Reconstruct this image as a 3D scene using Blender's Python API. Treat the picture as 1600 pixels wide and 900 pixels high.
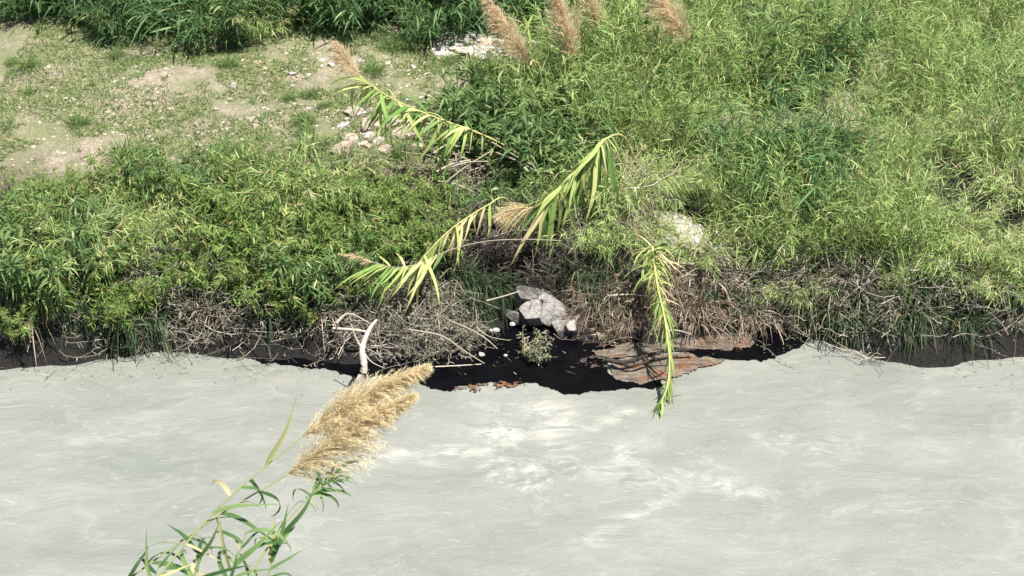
import bpy, math
import numpy as np
from mathutils import Vector, Matrix

# ------------------------------------------------------------------ camera, sky, sun, exposure
for o in list(bpy.data.objects):
    bpy.data.objects.remove(o)
SC = bpy.context.scene
COL = SC.collection
R = math.radians
CAM_H, PITCH, FPX = 8.5, R(28.0), 2250.0          # focal length in pixels of a 1600 px wide frame
cam = bpy.data.cameras.new('camera')
cam.sensor_width = 36.0
cam.lens = 36.0 * FPX / 1600.0
cam.clip_start, cam.clip_end = 0.1, 2000.0
cam.dof.use_dof = True
cam.dof.focus_distance = 17.2
cam.dof.aperture_fstop = 2.8
camo = bpy.data.objects.new('camera', cam)
camo.location = (0, 0, CAM_H)
camo.rotation_euler = (R(90) - PITCH, 0, 0)
COL.objects.link(camo)
SC.camera = camo

SUN_EL, SUN_AZ = R(66), R(138)                     # azimuth measured clockwise from +Y
world = bpy.data.worlds.new('World')
SC.world = world
world.use_nodes = True
wn = world.node_tree.nodes
sky = wn.new('ShaderNodeTexSky')
sky.sky_type = 'NISHITA'
sky.sun_disc = False
sky.sun_elevation = SUN_EL
sky.sun_rotation = SUN_AZ
wn['Background'].inputs['Strength'].default_value = 0.052
world.node_tree.links.new(sky.outputs[0], wn['Background'].inputs['Color'])
sun = bpy.data.lights.new('sun', 'SUN')
sun.energy = 5.0
sun.angle = R(0.6)
sun.color = (1.0, 0.95, 0.87)
suno = bpy.data.objects.new('sun', sun)
sd = Vector((math.sin(SUN_AZ) * math.cos(SUN_EL), math.cos(SUN_AZ) * math.cos(SUN_EL), math.sin(SUN_EL)))
suno.rotation_euler = sd.to_track_quat('Z', 'Y').to_euler()
suno.location = sd * 40
COL.objects.link(suno)
vs = SC.view_settings
vs.view_transform = 'Standard'
vs.look = 'None'
vs.gamma = 1.0
vs.exposure = 1.25
SC.cycles.use_denoising = True

# ------------------------------------------------------------------ maths helpers
RNG = np.random.default_rng(7)


def hash2(ix, iy, seed):
    h = (ix.astype(np.int64) * 374761393 + iy.astype(np.int64) * 668265263 + seed * 974634777) & 0xFFFFFFFF
    h = ((h ^ (h >> 13)) * 1274126177) & 0xFFFFFFFF
    return ((h ^ (h >> 16)) & 0xFFFF) / 65535.0


def vnoise(x, y, seed=0):
    x = np.asarray(x, float); y = np.asarray(y, float)
    ix, iy = np.floor(x), np.floor(y)
    fx, fy = x - ix, y - iy
    fx = fx * fx * (3 - 2 * fx); fy = fy * fy * (3 - 2 * fy)
    a = hash2(ix, iy, seed); b = hash2(ix + 1, iy, seed)
    c = hash2(ix, iy + 1, seed); d = hash2(ix + 1, iy + 1, seed)
    return (a + (b - a) * fx) * (1 - fy) + (c + (d - c) * fx) * fy - 0.5


def fbm(x, y, seed=0, octv=4):
    s, a = 0.0, 1.0
    for k in range(octv):
        s = s + a * vnoise(x * 2 ** k, y * 2 ** k, seed + k * 17)
        a *= 0.5
    return s


def ray(px, py):
    u, v = (px - 800.0) / FPX, (450.0 - py) / FPX
    return np.array([u, math.cos(PITCH) + v * math.sin(PITCH), -math.sin(PITCH) + v * math.cos(PITCH)])


def at(px, py, Y):
    """world point on the sight line of a photograph pixel at ground distance Y"""
    d = ray(px, py)
    return np.array([0, 0, CAM_H]) + d * (Y / d[1])


SHX = [-60, -8, -5.5, -3.5, -1.9, -1.2, -0.5, 0.0, 0.6, 1.0, 1.9, 3.0, 5.0, 8, 60]
SHY = [13.6, 14.3, 14.0, 14.35, 14.0, 14.25, 14.65, 14.85, 14.8, 14.6, 14.55, 14.75, 14.2, 14.4, 14.8]
PRS = [-400, -8, -1.2, 0, .12, .5, 1.0, 1.6, 2.5, 4.0, 6.0, 9.0, 30, 250]
PRZ = [-1.2, -1.0, -.45, 0, .13, .40, .66, .86, 1.02, 1.16, 1.35, 1.45, 1.8, 6.0]


def shore(x):
    return np.interp(x, SHX, SHY)


def ground_z(x, y):
    x = np.asarray(x, float); y = np.asarray(y, float)
    s = y - shore(x) + 0.35 * fbm(x * 0.9, y * 0.25 + 3, 5, 3)
    z = np.interp(s, PRS, PRZ)
    amp = np.clip(s / 1.0, 0.0, 1.0)
    z = z + amp * (0.20 * fbm(x * 0.8, y * 0.8, 11, 4)) + np.clip(s * 3, 0, 1) * 0.05 * fbm(x * 5, y * 5, 21, 3)
    near = np.clip((5.0 - y) / 3.0, 0, 1)            # the near bank, under the camera
    return z + near * near * (3 - 2 * near) * 2.6


def hit(px, py):
    """where the sight line of a photograph pixel meets the ground"""
    d = ray(px, py)
    t = np.linspace(12.5, 40, 2200) / d[1]
    P = np.array([0, 0, CAM_H]) + d[None, :] * t[:, None]
    g = np.maximum(ground_z(P[:, 0], P[:, 1]), 0)
    k = int(np.argmax(P[:, 2] <= g))
    return np.array([P[k, 0], P[k, 1], g[k]])


def on_ground(x, y, dz=0.0):
    return np.array([x, y, float(ground_z(x, y)) + dz])


def norm(a):
    return a / np.maximum(np.linalg.norm(a, axis=-1, keepdims=True), 1e-9)


def spline(pts, n):
    P = np.asarray(pts, float)
    Q = np.vstack([2 * P[0] - P[1], P, 2 * P[-1] - P[-2]])
    m = len(P) - 1
    out = []
    for t in np.linspace(0, m, n):
        i = min(int(t), m - 1); f = t - i
        a, b, c, d = Q[i:i + 4]
        out.append(0.5 * (2 * b + (c - a) * f + (2 * a - 5 * b + 4 * c - d) * f * f + (3 * b - a - 3 * c + d) * f ** 3))
    return np.array(out)


class Acc:
    """collects quads with a per-vertex value pair (var, along)"""
    def __init__(self):
        self.V, self.F, self.A, self.T, self.n = [], [], [], [], 0

    def add(self, V, F, A, T):
        self.V.append(V); self.F.append(F + self.n); self.A.append(A); self.T.append(T)
        self.n += len(V)

    def ribbons(self, base, d, L, W, droop, var, segs=3, prof=None, side=None, rng=RNG):
        """n bent tapering blades; base, d: (n,3); L, W, droop, var: (n,) or scalars"""
        n = len(base)
        if n == 0:
            return
        L = np.broadcast_to(L, n); W = np.broadcast_to(W, n)
        droop = np.broadcast_to(droop, n); var = np.broadcast_to(var, n)
        d = norm(d)
        if side is None:
            side = np.cross(d, rng.normal(size=(n, 3)))
        side = norm(side)
        t = np.linspace(0, 1, segs + 1)
        if prof is None:
            prof = np.interp(t, [0, .3, .65, 1], [.45, 1, .75, .05])
        P = base[:, None, :] + d[:, None, :] * (L[:, None] * t)[:, :, None]
        P[:, :, 2] -= (droop * L)[:, None] * t ** 2
        S = side[:, None, :] * (W[:, None] * prof * 0.5)[:, :, None]
        V = np.stack([P - S, P + S], axis=2).reshape(-1, 3)
        k = segs + 1
        i0 = (np.arange(n) * 2 * k)[:, None] + (np.arange(segs) * 2)[None, :]
        F = np.stack([i0, i0 + 1, i0 + 3, i0 + 2], axis=-1).reshape(-1, 4)
        self.add(V, F, np.repeat(var, 2 * k), np.tile(np.repeat(t, 2), n))

    def tubes(self, P, r, var, sides=3):
        """P: (n,k,3) polylines, r: (n,k) radii"""
        n, k, _ = P.shape
        if n == 0:
            return
        r = np.broadcast_to(r, (n, k)); var = np.broadcast_to(var, n)
        T = norm(np.gradient(P, axis=1))
        up = np.where(np.abs(T[..., 2:3]) > 0.92, np.array([1.0, 0, 0]), np.array([0, 0, 1.0]))
        u = norm(np.cross(T, up)); v = np.cross(T, u)
        a = np.arange(sides) * 2 * np.pi / sides
        ring = u[:, :, None, :] * np.cos(a)[None, None, :, None] + v[:, :, None, :] * np.sin(a)[None, None, :, None]
        V = (P[:, :, None, :] + ring * r[:, :, None, None]).reshape(-1, 3)
        b = (np.arange(n) * k * sides)[:, None, None] + (np.arange(k - 1) * sides)[None, :, None]
        s = np.arange(sides)[None, None, :]; s2 = (np.arange(sides) + 1) % sides
        s2 = s2[None, None, :]
        F = np.stack([b + s, b + s2, b + sides + s2, b + sides + s], axis=-1).reshape(-1, 4)
        self.add(V, F, np.repeat(var, k * sides), np.tile(np.repeat(np.linspace(0, 1, k), sides), n))

    def mesh(self, name, mat, smooth=False):
        V = np.concatenate(self.V).astype(np.float32); F = np.concatenate(self.F).astype(np.int32)
        return quad_mesh(name, V, F, mat, smooth, np.concatenate(self.A), np.concatenate(self.T))


def quad_mesh(name, V, F, mat, smooth=False, A=None, T=None):
    me = bpy.data.meshes.new(name)
    me.vertices.add(len(V)); me.vertices.foreach_set('co', np.ascontiguousarray(V, np.float32).ravel())
    nf, c = F.shape
    me.loops.add(nf * c); me.loops.foreach_set('vertex_index', np.ascontiguousarray(F, np.int32).ravel())
    me.polygons.add(nf)
    me.polygons.foreach_set('loop_start', np.arange(nf, dtype=np.int32) * c)
    me.polygons.foreach_set('loop_total', np.full(nf, c, np.int32))
    me.polygons.foreach_set('use_smooth', np.full(nf, smooth, bool))
    for nm, arr in (('var', A), ('along', T)):
        if arr is not None:
            at_ = me.attributes.new(nm, 'FLOAT', 'POINT')
            at_.data.foreach_set('value', np.ascontiguousarray(arr, np.float32))
    me.materials.append(mat)
    me.update(calc_edges=True)
    me.validate()
    return me


def link(name, me, parent=None, loc=(0, 0, 0), rz=0.0, sc=1.0):
    o = bpy.data.objects.new(name, me)
    o.location = tuple(loc); o.rotation_euler = (0, 0, rz)
    o.scale = (sc,) * 3 if np.isscalar(sc) else tuple(sc)
    if parent is not None:
        o.parent = parent
    COL.objects.link(o)
    return o


def tag(o, label=None, cat=None, group=None, kind=None):
    if label: o['label'] = label
    if cat: o['category'] = cat
    if group: o['group'] = group
    if kind: o['kind'] = kind
    return o


def thing(name, label, cat, loc=(0, 0, 0), rz=0.0, group=None, sc=1.0):
    return tag(link(name, None, None, loc, rz, sc), label, cat, group)


# ------------------------------------------------------------------ materials
def newmat(name):
    m = bpy.data.materials.new(name); m.use_nodes = True
    nt = m.node_tree
    return m, nt, nt.nodes['Principled BSDF'], nt.nodes['Material Output']


def ramp(nt, stops, interp='LINEAR'):
    r = nt.nodes.new('ShaderNodeValToRGB'); r.color_ramp.interpolation = interp
    e = r.color_ramp.elements
    while len(e) > 1: e.remove(e[-1])
    e[0].position, e[0].color = stops[0][0], (*stops[0][1], 1)
    for p, c in stops[1:]:
        k = e.new(p); k.color = (*c, 1)
    return r


def attr(nt, name):
    a = nt.nodes.new('ShaderNodeAttribute'); a.attribute_name = name
    return a.outputs['Fac']


def math_n(nt, op, a, b=None, clamp=False):
    m = nt.nodes.new('ShaderNodeMath'); m.operation = op; m.use_clamp = clamp
    for i, v in enumerate((a, b)):
        if v is None: continue
        if isinstance(v, (int, float)): m.inputs[i].default_value = v
        else: nt.links.new(v, m.inputs[i])
    return m.outputs[0]


def mixc(nt, f, a, b):
    m = nt.nodes.new('ShaderNodeMix'); m.data_type = 'RGBA'
    for key, v in ((0, f), (6, a), (7, b)):
        if isinstance(v, (int, float)): m.inputs[key].default_value = v
        elif isinstance(v, tuple): m.inputs[key].default_value = (*v, 1)
        else: nt.links.new(v, m.inputs[key])
    return m.outputs[2]


def noise(nt, scale, detail=4, rough=.55, vec=None, dist=0.0):
    n = nt.nodes.new('ShaderNodeTexNoise')
    n.inputs['Scale'].default_value = scale; n.inputs['Detail'].default_value = detail
    n.inputs['Roughness'].default_value = rough; n.inputs['Distortion'].default_value = dist
    if vec is not None: nt.links.new(vec, n.inputs['Vector'])
    return n.outputs['Fac']


def geo_pos(nt):
    return nt.nodes.new('ShaderNodeNewGeometry').outputs['Position']


def mapped(nt, vec, scale, rot=(0, 0, 0)):
    m = nt.nodes.new('ShaderNodeMapping'); m.inputs['Scale'].default_value = scale
    m.inputs['Rotation'].default_value = rot
    nt.links.new(vec, m.inputs['Vector'])
    return m.outputs[0]


def bump(nt, h, strength, dist, bsdf):
    b = nt.nodes.new('ShaderNodeBump'); b.inputs['Strength'].default_value = strength
    b.inputs['Distance'].default_value = dist
    nt.links.new(h, b.inputs['Height']); nt.links.new(b.outputs[0], bsdf.inputs['Normal'])


def foliage_mat(name, stops, tip=None, trans=.38, rough=.6, rnd=False):
    """leaf colour from the leaf's own random value; tips may be dry"""
    m, nt, b, out = newmat(name)
    v = attr(nt, 'var')
    if rnd:
        v = nt.nodes.new('ShaderNodeObjectInfo').outputs['Random']
    r = ramp(nt, stops); nt.links.new(v, r.inputs[0]); c = r.outputs[0]
    if tip:
        f = nt.nodes.new('ShaderNodeMapRange'); f.inputs[1].default_value = tip[1]; f.inputs[2].default_value = 1.0
        nt.links.new(attr(nt, 'along'), f.inputs[0])
        c = mixc(nt, f.outputs[0], c, tip[0])
    nt.links.new(c, b.inputs['Base Color']); b.inputs['Roughness'].default_value = rough; b.inputs['Specular IOR Level'].default_value = .3
    tr = nt.nodes.new('ShaderNodeBsdfTranslucent'); nt.links.new(c, tr.inputs['Color'])
    mx = nt.nodes.new('ShaderNodeMixShader'); mx.inputs[0].default_value = trans
    nt.links.new(b.outputs[0], mx.inputs[1]); nt.links.new(tr.outputs[0], mx.inputs[2])
    nt.links.new(mx.outputs[0], out.inputs['Surface'])
    return m


M = {}
M['reed'] = foliage_mat('reed_leaf', [(0, (.06, .125, .026)), (.3, (.16, .265, .065)), (.65, (.32, .44, .145)), (.9, (.48, .54, .25)), (1, (.50, .42, .26))])
M['reed_dark'] = foliage_mat('reed_leaf_deep', [(0, (.030, .080, .028)), (.5, (.075, .155, .052)), (.85, (.16, .27, .10)), (1, (.32, .36, .17))])
M['shrub'] = foliage_mat('shrub_leaf', [(0, (.04, .095, .022)), (.4, (.105, .185, .04)), (.75, (.225, .31, .08)), (.9, (.35, .38, .14)), (1, (.40, .29, .16))])
M['bush'] = foliage_mat('bush_leaf', [(0, (.030, .070, .020)), (.5, (.09, .165, .05)), (.85, (.21, .30, .11)), (1, (.38, .42, .22))])
M['grass'] = foliage_mat('grass_blade', [(0, (.06, .13, .035)), (.6, (.16, .24, .075)), (1, (.38, .36, .18))])
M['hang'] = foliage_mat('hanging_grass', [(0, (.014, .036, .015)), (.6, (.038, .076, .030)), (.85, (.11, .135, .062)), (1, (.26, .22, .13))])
M['cane_leaf'] = foliage_mat('cane_leaf', [(0, (.12, .24, .06)), (.35, (.26, .36, .10)), (.7, (.42, .48, .17)), (.93, (.52, .53, .24)), (1, (.55, .43, .25))],
                             tip=((.22, .17, .08), .8), trans=.4, rnd=True)
M['cane_dry'] = foliage_mat('dry_cane_leaf', [(0, (.38, .36, .14)), (.5, (.52, .44, .24)), (1, (.55, .42, .27))], trans=.3, rnd=True)
M['cane_green'] = foliage_mat('green_cane_leaf', [(0, (.035, .09, .025)), (.5, (.085, .17, .05)), (.9, (.19, .28, .10)), (1, (.40, .36, .18))], tip=((.16, .14, .06), .85), trans=.4, rnd=True)
M['cane_stem'] = foliage_mat('cane_stem', [(0, (.24, .28, .08)), (.5, (.40, .36, .15)), (1, (.5, .42, .24))], trans=.0, rough=.4)
M['stem_dry'] = foliage_mat('dry_stem', [(0, (.13, .105, .08)), (.5, (.26, .22, .17)), (1, (.44, .39, .32))], trans=.0, rough=.6)
M['stem_green'] = foliage_mat('green_stem', [(0, (.07, .11, .03)), (.6, (.20, .22, .08)), (1, (.36, .27, .13))], trans=.0, rough=.5)
M['twig'] = foliage_mat('grey_twig', [(0, (.04, .034, .028)), (.5, (.135, .115, .097)), (1, (.42, .37, .31))], trans=.0, rough=.8)
M['twig_leaf'] = foliage_mat('withered_leaf', [(0, (.06, .075, .04)), (.5, (.17, .18, .115)), (1, (.42, .40, .31))], trans=.2, rough=.7)
M['straw'] = foliage_mat('straw', [(0, (.14, .10, .07)), (.5, (.22, .17, .125)), (1, (.46, .385, .30))], trans=.2, rough=.6)
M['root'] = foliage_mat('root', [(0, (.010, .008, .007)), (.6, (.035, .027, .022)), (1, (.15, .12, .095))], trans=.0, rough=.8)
M['plume'] = foliage_mat('plume_hair', [(0, (.64, .53, .32)), (.5, (.78, .68, .46)), (1, (.88, .82, .62))], trans=.58, rough=.8)
M['plume_pink'] = foliage_mat('plume_hair_rosy', [(0, (.62, .50, .33)), (.5, (.78, .65, .46)), (1, (.88, .79, .62))], trans=.58, rough=.8)


def make_ground_mat():
    m, nt, b, out = newmat('bank_soil')
    p = geo_pos(nt)
    n1 = noise(nt, 1.3, 6, .6, p); n2 = noise(nt, 14, 5, .65, p); n3 = noise(nt, 60, 3, .6, p)
    soil = ramp(nt, [(.3, (.012, .010, .009)), (.55, (.032, .026, .022)), (.75, (.08, .064, .052))]); nt.links.new(n2, soil.inputs[0])
    sand = ramp(nt, [(.30, (.15, .115, .085)), (.48, (.34, .28, .21)), (.66, (.50, .44, .37))]); nt.links.new(math_n(nt, 'ADD', math_n(nt, 'MULTIPLY', n2, .6), math_n(nt, 'MULTIPLY', noise(nt, 55, 4, .75, p), .4)), sand.inputs[0])
    moss = ramp(nt, [(.3, (.11, .14, .05)), (.7, (.24, .26, .12))]); nt.links.new(n3, moss.inputs[0])
    flat = attr(nt, 'var')                           # 0 dark bank soil near the water, 1 dry silt of the flat
    c = mixc(nt, flat, soil.outputs[0], sand.outputs[0])
    gm = ramp(nt, [(.36, (0, 0, 0)), (.52, (1, 1, 1))]); nt.links.new(n1, gm.inputs[0])
    c = mixc(nt, math_n(nt, 'MULTIPLY', math_n(nt, 'MULTIPLY', gm.outputs[0], flat), .75), c, moss.outputs[0])
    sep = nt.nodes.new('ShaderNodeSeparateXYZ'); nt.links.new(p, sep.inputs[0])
    wet = ramp(nt, [(.14, (.20, .185, .175)), (.36, (1, 1, 1))])  # damp soil low down, darkened further to paint in the shadow band at the waterline
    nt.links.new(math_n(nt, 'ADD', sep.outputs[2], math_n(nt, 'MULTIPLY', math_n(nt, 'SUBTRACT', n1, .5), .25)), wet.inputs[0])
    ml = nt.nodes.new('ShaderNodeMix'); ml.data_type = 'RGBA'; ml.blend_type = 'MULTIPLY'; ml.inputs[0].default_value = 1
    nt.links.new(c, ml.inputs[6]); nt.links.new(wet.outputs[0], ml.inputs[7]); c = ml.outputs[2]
    nt.links.new(c, b.inputs['Base Color']); b.inputs['Roughness'].default_value = .9
    h = math_n(nt, 'ADD', n2, math_n(nt, 'MULTIPLY', n3, .4))
    bump(nt, h, 1.0, .10, b)
    return m


def make_water_mat():
    m, nt, b, out = newmat('silty_water')
    p = geo_pos(nt)
    q = mapped(nt, p, (.75, 1.5, 1), (0, 0, R(12)))
    w = nt.nodes.new('ShaderNodeTexNoise'); w.inputs['Scale'].default_value = .7; w.inputs['Detail'].default_value = 3
    nt.links.new(p, w.inputs['Vector'])
    vm = nt.nodes.new('ShaderNodeVectorMath'); vm.operation = 'MULTIPLY_ADD'
    nt.links.new(w.outputs['Color'], vm.inputs[0]); vm.inputs[1].default_value = (1.1, 1.1, 0)
    nt.links.new(q, vm.inputs[2])
    n1 = noise(nt, .8, 6, .6, vm.outputs[0], .5); big = ramp(nt, [(.28, (.150, .163, .145)), (.5, (.180, .188, .170)), (.72, (.208, .212, .196))])
    nt.links.new(n1, big.inputs[0])
    # foam threads: thin crests of a warped noise, broken up by a second one
    t = noise(nt, 1.25, 5, .6, vm.outputs[0])
    t = math_n(nt, 'ABSOLUTE', math_n(nt, 'SUBTRACT', t, .5))
    th = ramp(nt, [(0, (1, 1, 1)), (.016, (.5, .5, .5)), (.05, (0, 0, 0))]); nt.links.new(t, th.inputs[0])
    br = ramp(nt, [(.40, (0, 0, 0)), (.62, (1, 1, 1))]); nt.links.new(noise(nt, 2.2, 4, .6, p), br.inputs[0])
    dens = attr(nt, 'var')                            # how much foam the eddies carry here
    f = math_n(nt, 'MULTIPLY', math_n(nt, 'MULTIPLY', th.outputs[0], br.outputs[0]), math_n(nt, 'ADD', math_n(nt, 'MULTIPLY', dens, 1.1), .16))
    sw = ramp(nt, [(.40, (0, 0, 0)), (.70, (1, 1, 1))]); nt.links.new(noise(nt, 4.5, 6, .68, vm.outputs[0], .6), sw.inputs[0])
    f = math_n(nt, 'MAXIMUM', f, math_n(nt, 'MULTIPLY', sw.outputs[0], dens))
    fk = ramp(nt, [(.655, (0, 0, 0)), (.70, (1, 1, 1))]); nt.links.new(noise(nt, 17, 2, .5, mapped(nt, vm.outputs[0], (.42, 1.2, 1))), fk.inputs[0])  # small foam flecks, also painting sun sparkle into the water colour
    f = math_n(nt, 'MAXIMUM', f, math_n(nt, 'MULTIPLY', fk.outputs[0], math_n(nt, 'ADD', math_n(nt, 'MULTIPLY', dens, .6), .26)))
    c = mixc(nt, math_n(nt, 'MULTIPLY', f, .8), big.outputs[0], (.44, .435, .40))
    nt.links.new(c, b.inputs['Base Color'])
    b.inputs['Roughness'].default_value = .10; b.inputs['IOR'].default_value = 1.33
    h = math_n(nt, 'ADD', noise(nt, 3.2, 4, .55, vm.outputs[0]), math_n(nt, 'MULTIPLY', noise(nt, 26, 2, .5, vm.outputs[0]), .25))
    bump(nt, h, .5, .05, b)
    return m


def make_slick_mat():
    m, nt, b, out = newmat('black_sludge_water')
    p = geo_pos(nt)
    n = noise(nt, 3, 5, .6, p)
    r = ramp(nt, [(.35, (.0015, .0015, .0025)), (.66, (.003, .003, .004)), (.80, (.016, .012, .010))]); nt.links.new(n, r.inputs[0])
    nt.links.new(r.outputs[0], b.inputs['Base Color'])
    b.inputs['Roughness'].default_value = .2; b.inputs['IOR'].default_value = 1.33; b.inputs['Specular IOR Level'].default_value = .12
    bump(nt, noise(nt, 9, 4, .6, p), .5, .04, b)
    return m


def make_ledge_mat():
    m, nt, b, out = newmat('rust_stained_silt')
    p = geo_pos(nt)
    n1 = noise(nt, 9, 5, .6, mapped(nt, p, (.6, 1.6, 1))); n2 = noise(nt, 5, 5, .7, p, 1.2)
    r = ramp(nt, [(.3, (.050, .041, .032)), (.5, (.11, .091, .072)), (.7, (.185, .160, .130))]); nt.links.new(n1, r.inputs[0])
    rs = ramp(nt, [(.52, (0, 0, 0)), (.60, (1, 1, 1))]); nt.links.new(n2, rs.inputs[0])
    rc = ramp(nt, [(.35, (.045, .018, .008)), (.6, (.20, .082, .028))]); nt.links.new(noise(nt, 22, 3, .6, p), rc.inputs[0])
    c = mixc(nt, math_n(nt, 'MULTIPLY', rs.outputs[0], .85), r.outputs[0], rc.outputs[0])
    nt.links.new(c, b.inputs['Base Color']); b.inputs['Roughness'].default_value = .45
    bump(nt, math_n(nt, 'ADD', n1, n2), .6, .03, b)
    return m


def make_rock_mat(name, lo, mid, hi, scale=7, tide=False):
    m, nt, b, out = newmat(name)
    tc = nt.nodes.new('ShaderNodeTexCoord').outputs['Object']
    n = noise(nt, scale, 6, .65, tc); n2 = noise(nt, scale * 7, 4, .6, tc)
    r = ramp(nt, [(.3, lo), (.5, mid), (.7, hi)]); nt.links.new(n, r.inputs[0])
    sp = ramp(nt, [(.35, (.6, .6, .6)), (.6, (1, 1, 1))]); nt.links.new(n2, sp.inputs[0])
    mm = nt.nodes.new('ShaderNodeMix'); mm.data_type = 'RGBA'; mm.blend_type = 'MULTIPLY'
    mm.inputs[0].default_value = .35
    nt.links.new(r.outputs[0], mm.inputs[6]); nt.links.new(sp.outputs[0], mm.inputs[7])
    cc = mm.outputs[2]
    if tide:                                          # dark tide mark just above the water
        sep = nt.nodes.new('ShaderNodeSeparateXYZ'); nt.links.new(geo_pos(nt), sep.inputs[0])
        td = ramp(nt, [(.07, (1, 1, 1)), (.16, (0, 0, 0))])
        nt.links.new(math_n(nt, 'ADD', sep.outputs[2], math_n(nt, 'MULTIPLY', math_n(nt, 'SUBTRACT', n, .5), .2)), td.inputs[0])
        cc = mixc(nt, math_n(nt, 'MULTIPLY', td.outputs[0], .85), cc, (.02, .017, .015))
    nt.links.new(cc, b.inputs['Base Color']); b.inputs['Roughness'].default_value = .85
    bump(nt, math_n(nt, 'ADD', n, math_n(nt, 'MULTIPLY', n2, .4)), .7, .04, b)
    return m


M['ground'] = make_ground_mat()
M['water'] = make_water_mat()
M['slick'] = make_slick_mat()
M['ledge'] = make_ledge_mat()
M['rock'] = make_rock_mat('grey_rock', (.12, .113, .105), (.26, .248, .233), (.40, .385, .362), 4, True)
M['rock_wet'] = make_rock_mat('stained_rock', (.05, .046, .043), (.12, .112, .105), (.22, .208, .195), 4, True)
M['stone'] = make_rock_mat('pale_stone', (.34, .30, .27), (.52, .47, .44), (.68, .63, .60), 9)
M['stone_warm'] = make_rock_mat('warm_stone', (.26, .21, .16), (.42, .35, .27), (.55, .48, .39), 9)
M['foam'] = make_rock_mat('white_foam', (.30, .29, .27), (.48, .47, .45), (.62, .61, .58), 12)
M['mud'] = make_rock_mat('wet_mud', (.09, .070, .056), (.20, .162, .13), (.28, .24, .205), 4)
M['mound'] = make_rock_mat('brown_mud', (.015, .010, .008), (.045, .031, .024), (.10, .072, .056), 9)
M['scum'] = make_rock_mat('rust_scum', (.02, .009, .005), (.10, .042, .016), (.24, .125, .06), 9)
M['branch'] = make_rock_mat('bleached_wood', (.24, .19, .155), (.38, .32, .275), (.48, .43, .385), 5)
M['wetwood'] = make_rock_mat('wet_dark_wood', (.008, .006, .005), (.022, .017, .014), (.07, .055, .045), 14)
M['rag'] = make_rock_mat('blue_plastic', (.03, .05, .10), (.06, .09, .16), (.22, .25, .30), 9)

# ------------------------------------------------------------------ ground and river
def axis(parts):
    return np.unique(np.round(np.concatenate([np.arange(a, b, s) for a, b, s in parts]), 4))


def sheet(name, xs, ys, zf, mat, smooth=True, varf=None):
    X, Y = np.meshgrid(xs, ys)
    x, y = X.ravel(), Y.ravel()
    V = np.stack([x, y, zf(x, y)], 1)
    nx, ny = len(xs), len(ys)
    i = (np.arange(ny - 1) * nx)[:, None] + np.arange(nx - 1)[None, :]
    F = np.stack([i, i + 1, i + nx + 1, i + nx], -1).reshape(-1, 4)
    return quad_mesh(name, V, F, mat, smooth, varf(x, y) if varf is not None else np.zeros(len(x)))


def flatness(x, y):
    s = y - shore(x)
    return np.clip((s - 2.6 + 1.2 * fbm(x * 1.2, y * 1.2, 31, 4)) / 1.2, 0, 1)


gx = axis([(-260, -20, 12), (-20, -8, .6), (-8, 8, .07), (8, 20, .6), (20, 261, 12)])
gy = axis([(-30, 6, 1.5), (6, 13.4, .4), (13.4, 19, .055), (19, 26, .12), (26, 60, 1.2), (60, 600, 20)])
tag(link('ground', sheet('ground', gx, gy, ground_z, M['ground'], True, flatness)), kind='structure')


def wave_z(x, y):
    return .018 * fbm(x * 1.4, y * 2.2, 41, 4) * np.clip((16 - y) / 2, 0, 1)


rx = axis([(-260, -12, 12), (-12, 12, .08), (12, 261, 12)])
ry = axis([(0, 8, .5), (8, 15.2, .06), (15.2, 17, .4)])


def outline_px(pts):
    """photograph points on the water -> world xy"""
    out = []
    for px, py in pts:
        d = ray(px, py); t = -CAM_H / d[2]
        out.append((d[0] * t, d[1] * t))
    return np.array(out)


FOAM = [([(560, 722), (640, 706), (740, 704), (800, 690)], .07, .7), ([(765, 672), (800, 678)], .10, 1.1), ([(762, 725), (780, 748), (820, 758), (850, 750), (830, 730), (800, 728)], .06, .8),
        ([(850, 640), (880, 650), (860, 670)], .14, .7), ([(925, 665), (985, 645)], .05, .7), ([(900, 735), (1000, 748), (1069, 750), (1180, 765)], .08, .6), ([(970, 700), (1000, 735)], .07, .6),
        ([(1060, 770), (1000, 800), (900, 850)], .05, .5), ([(800, 720), (900, 715)], .10, .4), ([(1180, 680), (1300, 700)], .06, .35), ([(1300, 800), (1400, 785)], .06, .3), ([(120, 690), (240, 676)], .06, .35)]


def foam_density(x, y):
    w = np.zeros(len(x))
    for pts, r, a in FOAM:
        P = spline(np.c_[outline_px(pts), np.zeros(len(pts))], 14)[:, :2]
        d2 = np.full(len(x), 1e9)
        near = (np.abs(x - P[:, 0].mean()) < 3) & (y > 8) & (y < 15)
        for q in P:
            d2[near] = np.minimum(d2[near], (x[near] - q[0]) ** 2 + ((y[near] - q[1]) * .8) ** 2)
        w = np.maximum(w, a * np.exp(-d2 / (2 * r * r)) + .22 * a * np.exp(-d2 / (18 * r * r)))
    return w


tag(link('river', sheet('river', rx, ry, wave_z, M['water'], True, foam_density)), kind='structure')


def in_poly(x, y, P):
    inside = np.zeros(len(x), bool)
    j = len(P) - 1
    for i in range(len(P)):
        xi, yi = P[i]; xj, yj = P[j]
        c = ((yi > y) != (yj > y)) & (x < (xj - xi) * (y - yi) / (yj - yi + 1e-12) + xi)
        inside ^= c
        j = i
    return inside


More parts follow.
